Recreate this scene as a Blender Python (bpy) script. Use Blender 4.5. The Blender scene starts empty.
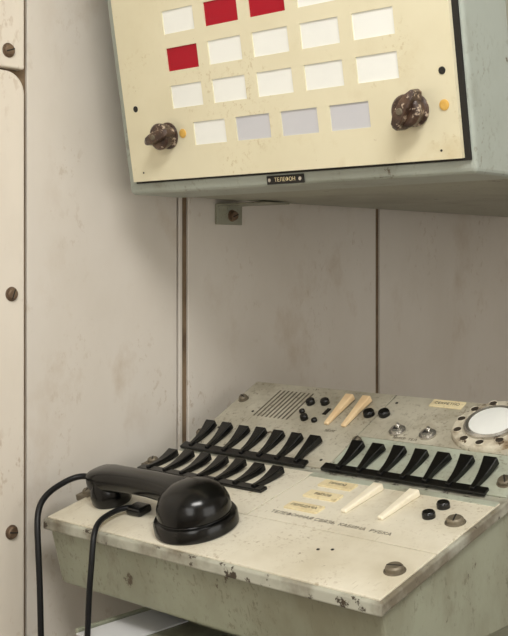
import bpy, bmesh, math, random
from mathutils import Vector, Matrix
random.seed(4)
sc=bpy.context.scene
try:
    sc.view_settings.view_transform='Standard'
    sc.view_settings.look='None'
except Exception: pass

# ---------------------------------------------------------------- materials
def lin(c):
    r=[]
    for v in c:
        v/=255.0
        r.append(v/12.92 if v<=.04045 else ((v+.055)/1.055)**2.4)
    return (r[0],r[1],r[2],1)
def mat(name,base,dirt=None,amt=.5,scale=6,stretch=(1,1,1),rough=.5,metal=0,chip=None,chipamt=.3,chipscale=30,bump=.05,lo=.45,hi=.7,coat=0,spec=None,speck=None,speckamt=.35,speckscale=160,scratch=None,speckv=.8,stain=None,stainscale=16):
    m=bpy.data.materials.new(name); m.use_nodes=True
    nt=m.node_tree; N=nt.nodes; L=nt.links
    b=N['Principled BSDF']; b.inputs['Roughness'].default_value=rough; b.inputs['Metallic'].default_value=metal
    if spec is not None: b.inputs['Specular IOR Level'].default_value=spec
    if coat:
        b.inputs['Coat Weight'].default_value=coat; b.inputs['Coat Roughness'].default_value=.15
    tc=N.new('ShaderNodeTexCoord'); mp=N.new('ShaderNodeMapping'); mp.inputs['Scale'].default_value=stretch
    L.new(tc.outputs['Object'],mp.inputs['Vector'])
    def noise(s,d=6,r=.6,src=None):
        n=N.new('ShaderNodeTexNoise'); n.inputs['Scale'].default_value=s; n.inputs['Detail'].default_value=d; n.inputs['Roughness'].default_value=r
        L.new((src or mp).outputs['Vector'],n.inputs['Vector']); return n
    def ramp(n,a,b_,v=1):
        r=N.new('ShaderNodeMapRange'); r.inputs['From Min'].default_value=a; r.inputs['From Max'].default_value=b_; r.inputs['To Max'].default_value=v
        r.clamp=True
        L.new(n.outputs['Fac'],r.inputs['Value']); return r.outputs['Result']
    def mix(f,A,B):
        x=N.new('ShaderNodeMix'); x.data_type='RGBA'
        L.new(f,x.inputs['Factor'])
        if isinstance(A,tuple): x.inputs['A'].default_value=A
        else: L.new(A,x.inputs['A'])
        x.inputs['B'].default_value=B
        return x.outputs['Result']
    def mul(a,b_):
        x=N.new('ShaderNodeMath'); x.operation='MULTIPLY'; L.new(a,x.inputs[0]); L.new(b_,x.inputs[1]); return x.outputs[0]
    c=lin(base)
    if dirt:
        n1=noise(scale); c=mix(ramp(n1,lo,hi,amt),c,lin(dirt))
    if stain:
        f=mul(ramp(noise(stainscale,8,.65),.54,.72,.75),ramp(noise(stainscale*.3,3,.5),.45,.62,1)); c=mix(f,c,lin(stain))
    if speck:
        f=mul(ramp(noise(speckscale,3,.7),.56,.64,speckv),ramp(noise(scale*1.7+3,4,.6),.62-speckamt*.5,.72-speckamt*.2,1))
        c=mix(f,c,lin(speck))
    if scratch:
        m2=N.new('ShaderNodeMapping'); m2.inputs['Scale'].default_value=(6,1,1); m2.inputs['Rotation'].default_value=(0,0,.5)
        L.new(tc.outputs['Object'],m2.inputs['Vector'])
        f=mul(ramp(noise(60,3,.5,m2),.64,.68,.5),ramp(noise(scale*2+2,3,.5),.5,.6,1)); c=mix(f,c,lin(scratch))
    if chip:
        n2=noise(chipscale,8,.7); c=mix(ramp(n2,1-chipamt-.03,1-chipamt,1),c,lin(chip))
    if isinstance(c,tuple): b.inputs['Base Color'].default_value=c
    else: L.new(c,b.inputs['Base Color'])
    if bump:
        n3=noise(scale*12,4,.6); bp=N.new('ShaderNodeBump'); bp.inputs['Strength'].default_value=bump; bp.inputs['Distance'].default_value=.002
        L.new(n3.outputs['Fac'],bp.inputs['Height']); L.new(bp.outputs['Normal'],b.inputs['Normal'])
    return m
M={}
M['wall']=mat('painted_wall',(222,216,207),(203,194,181),.6,2.2,(1,1,.7),.38,chip=(156,128,102),chipamt=.262,chipscale=45,bump=.14,speck=(184,168,148),speckamt=.2,speckscale=70,speckv=.6,stain=(186,168,146),stainscale=7)
M['flange']=mat('flange_paint',(228,220,207),(204,194,180),.5,4,(1,1,.5),.4,chip=(130,95,70),chipamt=.275,chipscale=40,bump=.12,speck=(176,154,128),speckamt=.2,speckscale=80,speckv=.6)
M['gap']=mat('seam_backing',(132,112,88),(90,72,54),.8,20,rough=.8)  # brown rusty backing behind the wall panel seams
M['floor']=mat('floor_lino',(120,110,96),(94,84,74),.6,5,rough=.6)
M['ceil']=mat('ceiling_paint',(222,220,211),(200,197,188),.4,2,rough=.7)
M['body']=mat('console_paint',(154,157,138),(124,121,100),.85,7,(1,1,.6),.38,chip=(84,72,56),chipamt=.32,chipscale=28,bump=.1,speck=(96,88,68),speckamt=.38,scratch=(104,98,80),speckv=.6,stain=(108,98,76))
M['rim']=mat('worn_rim',(176,176,162),(106,97,80),.9,14,rough=.36,chip=(60,50,39),chipamt=.38,chipscale=45,lo=.42,hi=.64,bump=.1)
M['plate']=mat('cream_plate',(229,223,205),(200,191,168),.8,7,rough=.36,chip=(134,114,86),chipamt=.305,chipscale=55,bump=.04,speck=(156,136,104),speckamt=.32,scratch=(180,170,146),speckv=.65,stain=(178,162,130))
M['plate2']=mat('grey_plate',(196,191,174),(150,142,122),.85,9,rough=.4,chip=(90,77,58),chipamt=.345,chipscale=50,lo=.42,hi=.68,bump=.05,speck=(96,83,62),speckamt=.6,scratch=(120,110,88),speckv=.6,stain=(122,106,80))
M['teal']=mat('teal_plate',(180,186,170),(148,147,129),.8,12,rough=.4,chip=(90,82,66),chipamt=.34,chipscale=50,speck=(96,85,64),speckamt=.5,speckv=.55,stain=(122,108,82))
M['black']=mat('black_plastic',(11,11,11),(20,19,18),.5,30,rough=.22,bump=.01,spec=.5)
M['bakelite']=mat('handset_bakelite',(7,7,7),(22,21,19),.6,14,rough=.2,bump=.02,spec=.42,speck=(60,57,50),speckamt=.3,speckv=.25,speckscale=260)
M['rubber']=mat('cord_rubber',(14,15,17),(26,27,29),.5,30,rough=.42,spec=.35)
M['cream']=mat('cream_plastic',(244,236,214),(226,212,182),.6,25,rough=.35,bump=.02)
M['orange']=mat('aged_plastic',(240,213,170),(224,186,138),.6,22,rough=.35,bump=.02)
M['label']=mat('label_plastic',(236,222,182),(208,188,144),.7,40,rough=.45,speck=(160,136,96),speckamt=.5,speckv=.5)
M['ink']=mat('dark_ink',(88,80,66),rough=.6,bump=0)
M['slot']=mat('slot_brown',(98,90,76),(64,58,48),.7,40,rough=.7,bump=0)  # brown-grey tone of the vent slots
M['metal']=mat('worn_steel',(205,202,196),(140,132,120),.7,30,rough=.22,metal=.85)
M['bolt']=mat('rusty_bolt',(124,104,84),(78,56,40),.8,50,rough=.5,metal=.4,bump=.2)
M['bolt2']=mat('dull_bolt',(126,117,100),(80,71,58),.8,50,rough=.5,metal=.4,bump=.2)
M['knob']=mat('brown_bakelite',(60,42,34),(108,84,66),.9,50,rough=.3,chip=(188,170,150),chipamt=.41,chipscale=110,bump=.35)
M['panel']=mat('ivory_panel',(230,223,194),(218,209,177),.6,5,rough=.38,chip=(150,125,80),chipamt=.272,chipscale=60,bump=.03,speck=(190,170,122),speckamt=.22,speckv=.6,stain=(206,190,150),stainscale=9)
M['case']=mat('cabinet_paint',(168,175,166),(142,145,133),.75,5,(1,1,.7),.38,chip=(104,95,78),chipamt=.32,chipscale=32,bump=.08,speck=(114,106,88),speckamt=.35,scratch=(126,126,110),speckv=.6,stain=(124,120,102))
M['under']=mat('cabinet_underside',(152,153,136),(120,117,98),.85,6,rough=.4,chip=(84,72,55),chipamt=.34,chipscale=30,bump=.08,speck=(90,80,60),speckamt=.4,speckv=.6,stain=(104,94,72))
M['white']=mat('lamp_window_white',(245,247,243),(232,234,231),.4,8,rough=.35,bump=0)
M['lav']=mat('lamp_window_grey',(206,207,213),(196,197,205),.4,8,rough=.35,bump=0)
M['red']=mat('lamp_window_red',(172,10,36),(146,6,26),.5,8,rough=.35,bump=0,spec=.25)
M['dot']=mat('orange_dot',(226,182,92),(204,146,58),.5,60,rough=.5)
M['dark']=mat('dark_void',(30,28,25),rough=.7,bump=0)
M['dial']=mat('dial_ring',(216,209,190),(132,112,84),.95,28,rough=.36,chip=(92,74,54),chipamt=.40,chipscale=60,lo=.43,hi=.66)
M['hole']=mat('dial_finger_hole',(58,50,40),(38,33,27),.6,40,rough=.6,bump=0)
M['paper']=mat('paper',(215,216,218),rough=.7,bump=0)

# ---------------------------------------------------------------- helpers
def link(me,name,parent=None,m=None,bevel=0,smooth=False,seg=2):
    o=bpy.data.objects.new(name,me); sc.collection.objects.link(o)
    if m is not None:
        if isinstance(m,list):
            for k in m: me.materials.append(M[k])
        else: me.materials.append(M[m])
    if smooth:
        for p in me.polygons: p.use_smooth=True
        try: me.set_sharp_from_angle(angle=math.radians(35))
        except Exception: pass
    if bevel:
        b=o.modifiers.new('bevel','BEVEL'); b.width=bevel; b.segments=seg; b.limit_method='ANGLE'; b.angle_limit=math.radians(30)
    if parent is not None:
        o.parent=parent; o.matrix_parent_inverse=Matrix.Translation(parent.location).inverted()
    return o
def empty(name,loc):
    o=bpy.data.objects.new(name,None); o.empty_display_size=.05; o.location=loc
    sc.collection.objects.link(o); return o
def frame(O,V):
    O=Vector(O); V=Vector(V).normalized(); U=Vector((1,0,0)); W=U.cross(V)
    return Matrix(((U.x,V.x,W.x,O.x),(U.y,V.y,W.y,O.y),(U.z,V.z,W.z,O.z),(0,0,0,1)))@Matrix.Scale(.001,4)
I=Matrix.Identity(4)
MF=frame((.055,.903,.798),(0,.2555,.0623))
MR=frame((.055,1.1585,.8603),(0,.173,.0877))
MB=frame((.07,1.045,1.237),(0,-.171,1))
class B:
    def __init__(s): s.bm=bmesh.new()
    def add(s,verts,faces,Mx,mi=0):
        vs=[s.bm.verts.new(Mx@Vector(v)) for v in verts]
        for f in faces:
            try:
                fc=s.bm.faces.new([vs[i] for i in f]); fc.material_index=mi
            except ValueError: pass
    def box(s,a,b,Mx=I,mi=0):
        x0,y0,z0=a;x1,y1,z1=b
        s.add([(x0,y0,z0),(x1,y0,z0),(x1,y1,z0),(x0,y1,z0),(x0,y0,z1),(x1,y0,z1),(x1,y1,z1),(x0,y1,z1)],
              [(3,2,1,0),(4,5,6,7),(0,1,5,4),(1,2,6,5),(2,3,7,6),(3,0,4,7)],Mx,mi)
    def prism(s,prof,x0,x1,Mx=I,mi=0):   # prof in (y,z)
        n=len(prof)
        s.add([(x0,y,z) for y,z in prof]+[(x1,y,z) for y,z in prof],
              [tuple(range(n-1,-1,-1)),tuple(range(n,2*n))]+[(i,(i+1)%n,n+(i+1)%n,n+i) for i in range(n)],Mx,mi)
    def lathe(s,prof,Mx=I,n=40,mi=0):
        vs=[];fs=[]
        for r,z in prof:
            for k in range(n):
                a=2*math.pi*k/n; vs.append((r*math.cos(a),r*math.sin(a),z))
        for j in range(len(prof)-1):
            for k in range(n):
                k2=(k+1)%n
                fs.append((j*n+k,j*n+k2,(j+1)*n+k2,(j+1)*n+k))
        fs.append(tuple(range(n-1,-1,-1))); t=(len(prof)-1)*n; fs.append(tuple(range(t,t+n)))
        s.add(vs,fs,Mx,mi)
    def loft(s,secs,Mx=I,mi=0):
        n=len(secs[0]); vs=[p for r in secs for p in r]; fs=[]
        for j in range(len(secs)-1):
            for k in range(n):
                k2=(k+1)%n; fs.append((j*n+k,j*n+k2,(j+1)*n+k2,(j+1)*n+k))
        fs.append(tuple(range(n-1,-1,-1))); t=(len(secs)-1)*n; fs.append(tuple(range(t,t+n)))
        s.add(vs,fs,Mx,mi)
    def done(s,name,parent=None,m=None,**k):
        bmesh.ops.recalc_face_normals(s.bm,faces=s.bm.faces)
        me=bpy.data.meshes.new(name); s.bm.to_mesh(me); s.bm.free()
        return link(me,name,parent,m,**k)
def T(x,y,z=0): return Matrix.Translation((x,y,z))
def Rz(d): return Matrix.Rotation(math.radians(d),4,'Z')

def text(name,s,size,Mx,parent,m,ext=.15):
    cu=bpy.data.curves.new(name,'FONT'); cu.body=s; cu.size=size; cu.extrude=ext; cu.align_x='CENTER'; cu.align_y='CENTER'
    o=bpy.data.objects.new(name,cu); sc.collection.objects.link(o)
    dg=bpy.context.evaluated_depsgraph_get(); me=bpy.data.meshes.new_from_object(o.evaluated_get(dg))
    bpy.data.objects.remove(o); me.transform(Mx)
    me.materials.clear()
    return link(me,name,parent,m)
def cord(name,pts,r,parent,m):
    cu=bpy.data.curves.new(name,'CURVE'); cu.dimensions='3D'; cu.bevel_depth=r; cu.bevel_resolution=4; cu.resolution_u=16; cu.use_fill_caps=True
    sp=cu.splines.new('NURBS'); sp.points.add(len(pts)-1)
    for p,q in zip(sp.points,pts): p.co=(q[0],q[1],q[2],1)
    sp.use_endpoint_u=True; sp.order_u=4
    o=bpy.data.objects.new(name,cu); sc.collection.objects.link(o); cu.materials.append(M[m])
    o.parent=parent; o.matrix_parent_inverse=Matrix.Translation(parent.location).inverted()
    return o

# ---------------------------------------------------------------- room
b=B(); b.box((-.12,-1.2,0),(-.006,2.8,2.3),mi=1)
ys=[(.915+.003,1.205),(1.209,1.217),(1.230,1.738),(1.752,2.30),(2.308,2.8)]
for y0,y1 in ys: b.box((-.006,y0,0),(0,y1,2.3))
b.done('wall_left',None,['wall','gap'],bevel=.0015)
b=B(); b.box((-.12,2.8,0),(2.6,2.9,2.3)); b.done('wall_back',None,'wall')
b=B(); b.box((2.6,-1.2,0),(2.7,2.9,2.3)); b.done('wall_right',None,'wall')
b=B(); b.box((-.12,-1.3,0),(2.7,-1.2,2.3)); b.done('wall_front',None,'wall')
b=B(); b.box((-.12,-1.3,-.1),(2.7,2.9,0)); b.done('floor',None,'floor')
b=B(); b.box((-.12,-1.3,2.3),(2.7,2.9,2.4)); b.done('ceiling',None,'ceil')
def flange(name,z0,z1,r0,r1):
    Y1=.907; Y0=-1.2; pts=[(Y0,z0)]
    n=8
    if r0: pts+= [(Y1-r0+r0*math.sin(t*math.pi/2/n), z0+r0-r0*math.cos(t*math.pi/2/n)) for t in range(n+1)]
    else: pts.append((Y1,z0))
    if r1: pts+= [(Y1-r1+r1*math.cos(t*math.pi/2/n), z1-r1+r1*math.sin(t*math.pi/2/n)) for t in range(n+1)]
    else: pts.append((Y1,z1))
    pts.append((Y0,z1))
    bb=B(); bb.prism(pts,-.006,.010); return bb.done(name,None,'flange',bevel=.003,seg=3)
flange('trim_1',0,1.400,0,.03)
flange('trim_2',1.404,2.3,0,0)
def slotbolt(b,Mx,r=9,h=7,ang=30,mi=0):
    b.lathe([(r*1.25,0),(r*1.25,1),(r,1.2),(r,h*.7),(r*.8,h)],Mx,20,mi)
    A=Mx@Rz(ang); b.box((-r*.85,-1,h-.6),(r*.85,1,h+.3),A,mi+1)
MW=Matrix(((0,0,1,.010),(1,0,0,0),(0,1,0,0),(0,0,0,1)))
p=empty('flange_bolts',(.01,.88,1.1)); b=B()
for y,z,a in ((.880,1.427,20),(.885,1.098,70),(.885,.776,-10),(.878,1.76,0),(.882,.44,0)):
    slotbolt(b,MW@T(y,z)@Matrix.Scale(.001,4),8,6,a)
b.done('bolt_heads',p,['bolt','dark'],bevel=.0005)

# ---------------------------------------------------------------- console
con=empty('control_console',(.33,1.1,.75))
y0,z0=.903,.798
def off(t,s=0):
    return [(0+s,-t),(.2555,.0623-t),(.4285-s,.150-t)]
b=B()
top=off(.0);bot=off(.014)
b.prism([(y0+a,z0+c) for a,c in top]+[(y0+a,z0+c) for a,c in reversed(bot)],.055,.607)
b.done('lid_rim',con,'rim',bevel=.0025,seg=3)
b=B()
b.prism([(y0+.008,z0-.012),(y0+.2555,z0+.0503),(y0+.424,z0+.134),(y0+.424,.708),(y0+.028,.708)],.060,.602)
b.done('casing',con,'body',bevel=.004)
b=B()
b.box((.12,1.02,0),(.55,1.31,.70)); b.box((.10,1.0,.0),(.57,1.32,.06))
b.box((.09,.98,.698),(.575,1.325,.71))
b.done('pedestal',con,'body',bevel=.004)
b=B()
h=2.0
b.box((5,5,-1),(547,112,h),MF); b.box((5,113.5,-1),(268,252,h),MF); b.box((270,113.5,-1),(547,252,h),MF)
b.done('front_plates',con,'plate',bevel=.0007)
b=B(); b.box((5,4,-1),(276,190,h),MR); b.box((278.5,84,-1),(547,190,h),MR)
b.done('rear_plates',con,'plate2',bevel=.0007)
b=B(); b.box((278.5,4,-1),(547,82,h+.6),MR); b.box((268,240,h-.5),(547,252,h+.6),MF)
b.done('key_bank_plate',con,'teal',bevel=.0007)
b=B()
for i in range(9):
    x=68+i*8.2; b.box((x,100,h-.3),(x+3.0,172,h+.25),MR)
b.done('vent_grille',con,'slot')
def lever(b,Mx,x,ya,yb,wa,wb,ha,hb,t,mi=0,p=1.5):
    secs=[]
    n=6
    for i in range(n+1):
        u=i/n; y=ya+(yb-ya)*u; w=wa+(wb-wa)*(u**p); z=ha+(hb-ha)*u-3*math.sin(math.pi*u)*(hb>15); tt=t[0]+(t[1]-t[0])*u
        secs.append([(x-w/2,y,z-tt),(x+w/2,y,z-tt),(x+w*.44,y,z),(x-w*.44,y,z)])
    b.loft(secs,Mx,mi)
def bank(name,Mx,xs,ybase,x0,x1,hh):
    b=B()
    b.box((x0,ybase-4,hh),(x1,ybase+10,hh+5),Mx)
    for i,x in enumerate(xs):
        d=random.uniform(-1.5,2)
        b.box((x-3.5,ybase+8,hh),(x+3.5,ybase+20,hh+6),Mx)
        lever(b,Mx,x,ybase+1,ybase+56,7,22,hh+8,hh+14+d,(6,10),p=1.3)
    return b.done(name,con,'black',bevel=.0014)
bank('key_bank_right',MR,[299+34*i for i in range(7)],2,273,522,h)
bank('key_bank_upper',MR,[22+34*i for i in range(7)],1,4,244,h)
bank('key_bank_lower',MF,[22+34*i for i in range(7)],174,4,244,h)
b=B()
for x in (386,440): lever(b,MF,x,160,236,9,17,h+5,h+9,(5,9))
b.done('cream_levers',con,'cream',bevel=.002,seg=3)
b=B()
for x in (212,243): lever(b,MR,x,98,166,9,17,h+5,h+12,(5,10))
b.done('aged_levers',con,'orange',bevel=.002,seg=3)
b=B()
for x,y in ((328,226),(330,192),(329,155)): b.box((x-26,y-9.5,h-1),(x+26,y+9.5,h+2.5),MF)
b.box((344,170,h-1),(396,187,h+2),MR)
b.done('label_plates',con,'label',bevel=.001)
for i,(x,y,s) in enumerate(((328,226,'ПРИЕМ'),(330,192,'ВЫЗОВ'),(329,155,'ПЕРЕДАЧА'))):
    text('label_text_%d'%i,s,7.5,MF@T(x,y,h+2.6),con,'ink')
text('label_text_3','СЕКРЕТНО',7.5,MR@T(370,178,h+2.1),con,'ink')
text('plate_text','ТЕЛЕФОННАЯ СВЯЗЬ  КАБИНА  РУБКА',9.5,MF@T(384,133,h+.1),con,'ink')
text('plate_text_rear','ЗВУК',7,MR@T(226,86,h+.1),con,'ink')
text('plate_text_rear2','МИКР  ТЕЛ',7,MR@T(352,90,h+.1),con,'ink')
b=B()
def cap(Mx,x,y,r,hh): b.lathe([(r,0),(r,hh*.7),(r*.85,hh),(r*.3,hh)],Mx@T(x,y,h),28)
cap(MF,490,188,8,8);cap(MF,492,217,8,8)
for x,y,r in ((149,146,7),(174,150,7),(166,106,6),(265,134,8.5),(289,138,8.5)): cap(MR,x,y,r,8)
for x,y,r in ((150,122,4.5),(186,104,4.5)): cap(MR,x,y,r,5)
b.box((187,122,h),(194,138,h+1.5),MR)
b.done('push_buttons',con,'black',bevel=.0006)
b=B()
for x in (332,381):
    b.lathe([(12,0),(12,3),(9,3.2),(9,6),(7,7)],MR@T(x,104,h),24)
    b.box((x-4,100,h+6),(x+4,108,h+7.5),MR,1)
    b.lathe([(2.5,0),(3.2,8),(2,9)],MR@T(x,104,h+6)@Matrix.Rotation(math.radians(35),4,'Y'),12)
b.done('toggle_switches',con,['metal','dark'],smooth=True)
# dial
b=B(); DX,DY=464,137
b.lathe([(56,0),(56,4),(54,7),(42,9),(39,7),(36,7)],MR@T(DX,DY,h),64)
b.lathe([(38,0),(38,11),(35,13),(32,11)],MR@T(DX,DY,h),64,1)
b.lathe([(31,0),(31,12),(22,13),(1,13.5)],MR@T(DX,DY,h),64,2)
for k in range(10):
    A=MR@T(DX,DY,h)@Rz(k*32+20)@T(46.5,0,0); b.lathe([(6.6,4),(6.6,9.6),(5.8,10.2),(5.2,9.4)],A,18,0); b.lathe([(5.2,4),(5.2,9.7)],A,18,3)
b.done('signal_dial',con,['dial','metal','white','hole'],smooth=True)
b=B()
for Mx,x,y,r in ((MF,-2,83,8),(MF,4,203,8),(MR,12,38,7),(MR,18,138,7),(MF,527,62,10),(MF,526,187,10),(MR,534,30,9),(MR,286,70,6)):
    if x<12: b.box((x-14,y-12,-6),(x+12,y+12,h+.3),Mx,0)
    slotbolt(b,Mx@T(x,y,h),r,7,random.uniform(0,180))
for x,y in ((417,70),(433,76)): b.lathe([(2.2,0),(2,.8)],MF@T(x,y,h),14,1)
for x,y in ((30,60),(258,20),(60,110),(290,170)): b.lathe([(2.4,0),(2,.8)],MR@T(x,y,h),14,1)
b.done('lid_bolts',con,['bolt2','dark'],bevel=.0006)

b=B(); b.box((.136,.893,.664),(.56,1.1,.667)); b.box((.136,.893,.667),(.142,1.1,.672))
b.box((.15,1.02,.667),(.54,1.06,.699))
b.done('pull_out_shelf',con,'body',bevel=.001)
b=B(); b.box((.146,.887,.6675),(.215,1.018,.6695)); b.done('paper_sheet',None,'paper')

# ---------------------------------------------------------------- handset
hs=empty('telephone_handset',(MF@Vector((130,75,20))))
b=B()
HX,HY=233,61
C=MF@T(HX,HY,h)
b.lathe([(42,0),(51,0),(53,2),(53,14),(51,17),(47,18),(46.5,19),(47,22),(46,32),(42,42),(35,50),(24,56),(12,58.5),(1,59)],C,72)
b.done('earpiece',hs,'bakelite',smooth=True)
b=B()
C=MF@T(58,75,h)
b.lathe([(20,0),(25,0),(27,3),(28,14),(26,22),(22,32),(12,34)],C,40)
b.done('mouthpiece',hs,'bakelite',smooth=True)
b=B()
secs=[]
prof=[(27,30,10,8),(31,30,18,14),(41,31,22,16),(62,34,22,16),(86,37,19,15),(118,40,18,14),(155,42,18,14),(190,42,20,14),(212,42,25,14),(238,40,27,13),(254,39,20,11),(260,38,9,6)]
for x,z,w,t in prof:
    ring=[]
    for k in range(24):
        a=2*math.pi*k/24; ca,sa=math.cos(a),math.sin(a)
        e=.6
        ring.append((x, 76-(14*max(0,(x-40)/190)) + w*math.copysign(abs(ca)**e,ca), z+t*math.copysign(abs(sa)**e,sa)))
    secs.append(ring)
b.loft(secs,MF@T(0,0,h))
b.done('handle',hs,'bakelite',smooth=True)
b=B(); b.box((112,50,0),(140,74,11),MF@T(0,0,h)); b.done('cord_plug',hs,'black',bevel=.004,seg=3)
P=lambda x,y,z: tuple(MF@Vector((x,y,z)))
cord('cord_outer',[P(32,76,30),P(4,78,34),(.048,.945,.842),(.053,.895,.824),(.071,.882,.786),(.080,.880,.72),(.083,.880,.6),(.088,.88,.42),(.095,.90,.28)],.0042,hs,'rubber')
cord('cord_inner',[P(118,62,9),P(108,50,12),P(106,26,12),P(112,4,12),(.178,.888,.80),(.182,.882,.765),(.178,.880,.72),(.176,.878,.6),(.15,.876,.42),(.10,.90,.28)],.0038,hs,'rubber')

# ---------------------------------------------------------------- overhead cabinet
cab=empty('overhead_indicator_cabinet',(.346,1.1,1.4))
H=.46; W=.562; zb=1.237; yf=1.045
def yfz(z): return yf-.171*(z-zb)
b=B()
b.prism([(yf,zb),(yf+.10,zb),(yfz(zb+H)+.10,zb+H),(yfz(zb+H),zb+H)],.07,.07+W)
b.done('front_shell',cab,'case',bevel=.006,seg=3)
b=B()
b.prism([(yf+.10,zb+.0015),(yf+1.25,zb+.0015),(yf+1.25,zb+H-.004),(yfz(zb+H)+.10,zb+H-.004)],.072,.07+W-.003)
b.done('rear_body',cab,'under',bevel=.003)
b=B(); b.box((20,15,0),(558,440,3),MB); b.done('painted_shadow_gap',cab,'dark')  # dark-coloured slab, paints the shadow gap along the panel edge
b=B(); pz0,pz1=3.2,9
c5=[117,193.5,270,346.5,423]; c4=[151,226.7,302.3,378]
rows=[(61,91,c4),(112,142,c5),(161,191,c5),(209.5,239.5,c5),(258,288,c5),(307,337,c5)]
PX0,PX1=21,551; wq=57
ycur=18
for ya,yb_,cols in rows:
    b.box((PX0,ycur,pz0),(PX1,ya,pz1),MB)
    xc=PX0
    for c in cols:
        b.box((xc,ya,pz0),(c,yb_,pz1),MB); xc=c+wq
    b.box((xc,ya,pz0),(PX1,yb_,pz1),MB); ycur=yb_
b.box((PX0,ycur,pz0),(PX1,438,pz1),MB)
b.done('indicator_panel',cab,'panel')
b=B()
for r,(ya,yb_,cols) in enumerate(rows):
    for k,c in enumerate(cols):
        mi=0
        if r==0 and k>0: mi=1
        if (r==2 and k==0) or (r==3 and k in (1,2)) or (r==4 and k in(1,3)): mi=2
        b.box((c-1,ya-1,pz0+.2),(c+wq+1,yb_+1,pz0+4.2),MB,mi)
b.done('indicator_windows',cab,['white','lav','red'])
def knob(x,y,ang,s,nm):
    b=B(); A=MB@T(x,y,pz1)@Rz(ang)@Matrix.Scale(s,4)
    b.lathe([(18,0),(18,3),(15,4),(15,10),(17,11),(18,19),(15,22)],A,32)
    secs=[]
    for xx,w,z in ((-22,4,24),(-18,7,27),(-8,8.5,30),(8,8.5,30),(17,7,28),(25,3,24)):
        secs.append([(xx,-w,9),(xx,w,9),(xx,w*.75,z),(xx,-w*.75,z)])
    b.loft(secs,A)
    b.lathe([(4,29),(4,31),(3,31.5)],A,14,1)
    return b.done(nm,cab,['knob','bolt2'],bevel=.0012)
knob(103,77,195,1.0,'rotary_knob_a'); knob(497,75,55,1.04,'rotary_knob_b')
b=B()
for x,y,r in ((130,78,6),(535,77,6)): b.lathe([(r,0),(r,1),(r*.6,1.6)],MB@T(x,y,pz1),20)
b.done('index_dots',cab,'dot')
b=B()
for x,y in ((44,118),(536,114)): b.lathe([(4.2,0),(4.2,.8),(3,1)],MB@T(x,y,pz1),18)
for x,y in ((44,30),(526,28)): b.lathe([(1.4,0),(1.4,.4)],MB@T(x,y,pz1),10)
b.done('panel_screw_holes',cab,'dark')
b=B(); b.box((262,2,0),(322,13,2),MB); 
for x in (267,317): b.lathe([(2.6,0),(2.6,3)],MB@T(x,7.5,0),12,1)
b.done('name_plate',cab,['dark','metal'],bevel=.0004)
text('name_plate_text','ТЕЛЕФОН',7,MB@T(292,7.5,2.1),cab,'label')
p=empty('wall_bracket',(.03,1.33,1.22)); b=B()
b.box((0,1.29,1.234),(.11,1.35,1.2365)); b.box((0,1.29,1.203),(.006,1.35,1.235)); 
b.done('angle_plate',p,'under',bevel=.001)
b=B(); A=Matrix(((0,0,1,.006),(1,0,0,1.325),(0,1,0,1.218),(0,0,0,1)))@Matrix.Scale(.001,4); slotbolt(b,A,8,9,20)
b.done('bracket_bolt',p,['bolt','dark'],bevel=.0005)

# ---------------------------------------------------------------- lights
lampo=empty('ceiling_lamp',(1.15,.2,2.27))
b=B(); b.box((.75,-.3,2.27),(1.65,.7,2.30)); b.done('lamp_housing',lampo,'case')
def area(name,loc,tgt,sx,sy,e,c=(1,.975,.925)):
    l=bpy.data.lights.new(name,'AREA'); l.shape='RECTANGLE'; l.size=sx; l.size_y=sy; l.energy=e; l.color=c
    o=bpy.data.objects.new(name,l); o.location=loc; sc.collection.objects.link(o)
    o.rotation_euler=(Vector(tgt)-Vector(loc)).to_track_quat('-Z','Y').to_euler(); return o
area('ceiling_light',(1.2,.2,2.26),(.9,.4,0),.8,.8,48)
area('fill_light_front',(1.3,-1.1,1.5),(.3,1.1,1.1),1.2,1.2,14,(1,.99,.96))  # added fill lamp on the camera side, no window in this wall
area('fill_light_side',(2.5,1.0,1.2),(0,1.2,1.0),1.4,1.2,10,(1,.99,.96))  # fill lamp added to brighten the wall below the cabinet, no window here
w=bpy.data.worlds.new('world'); sc.world=w; w.use_nodes=True
w.node_tree.nodes['Background'].inputs[0].default_value=(.5,.52,.55,1); w.node_tree.nodes['Background'].inputs[1].default_value=.3

# ---------------------------------------------------------------- camera
cd=bpy.data.cameras.new('camera'); cam=bpy.data.objects.new('camera',cd); sc.collection.objects.link(cam)
cam.location=(1.25,0,1.14); cam.rotation_euler=(math.radians(90),0,math.radians(42.05))
cd.sensor_width=36; cd.lens=1100/636*36; cd.shift_y=-55/636; cd.clip_start=.01
sc.camera=cam
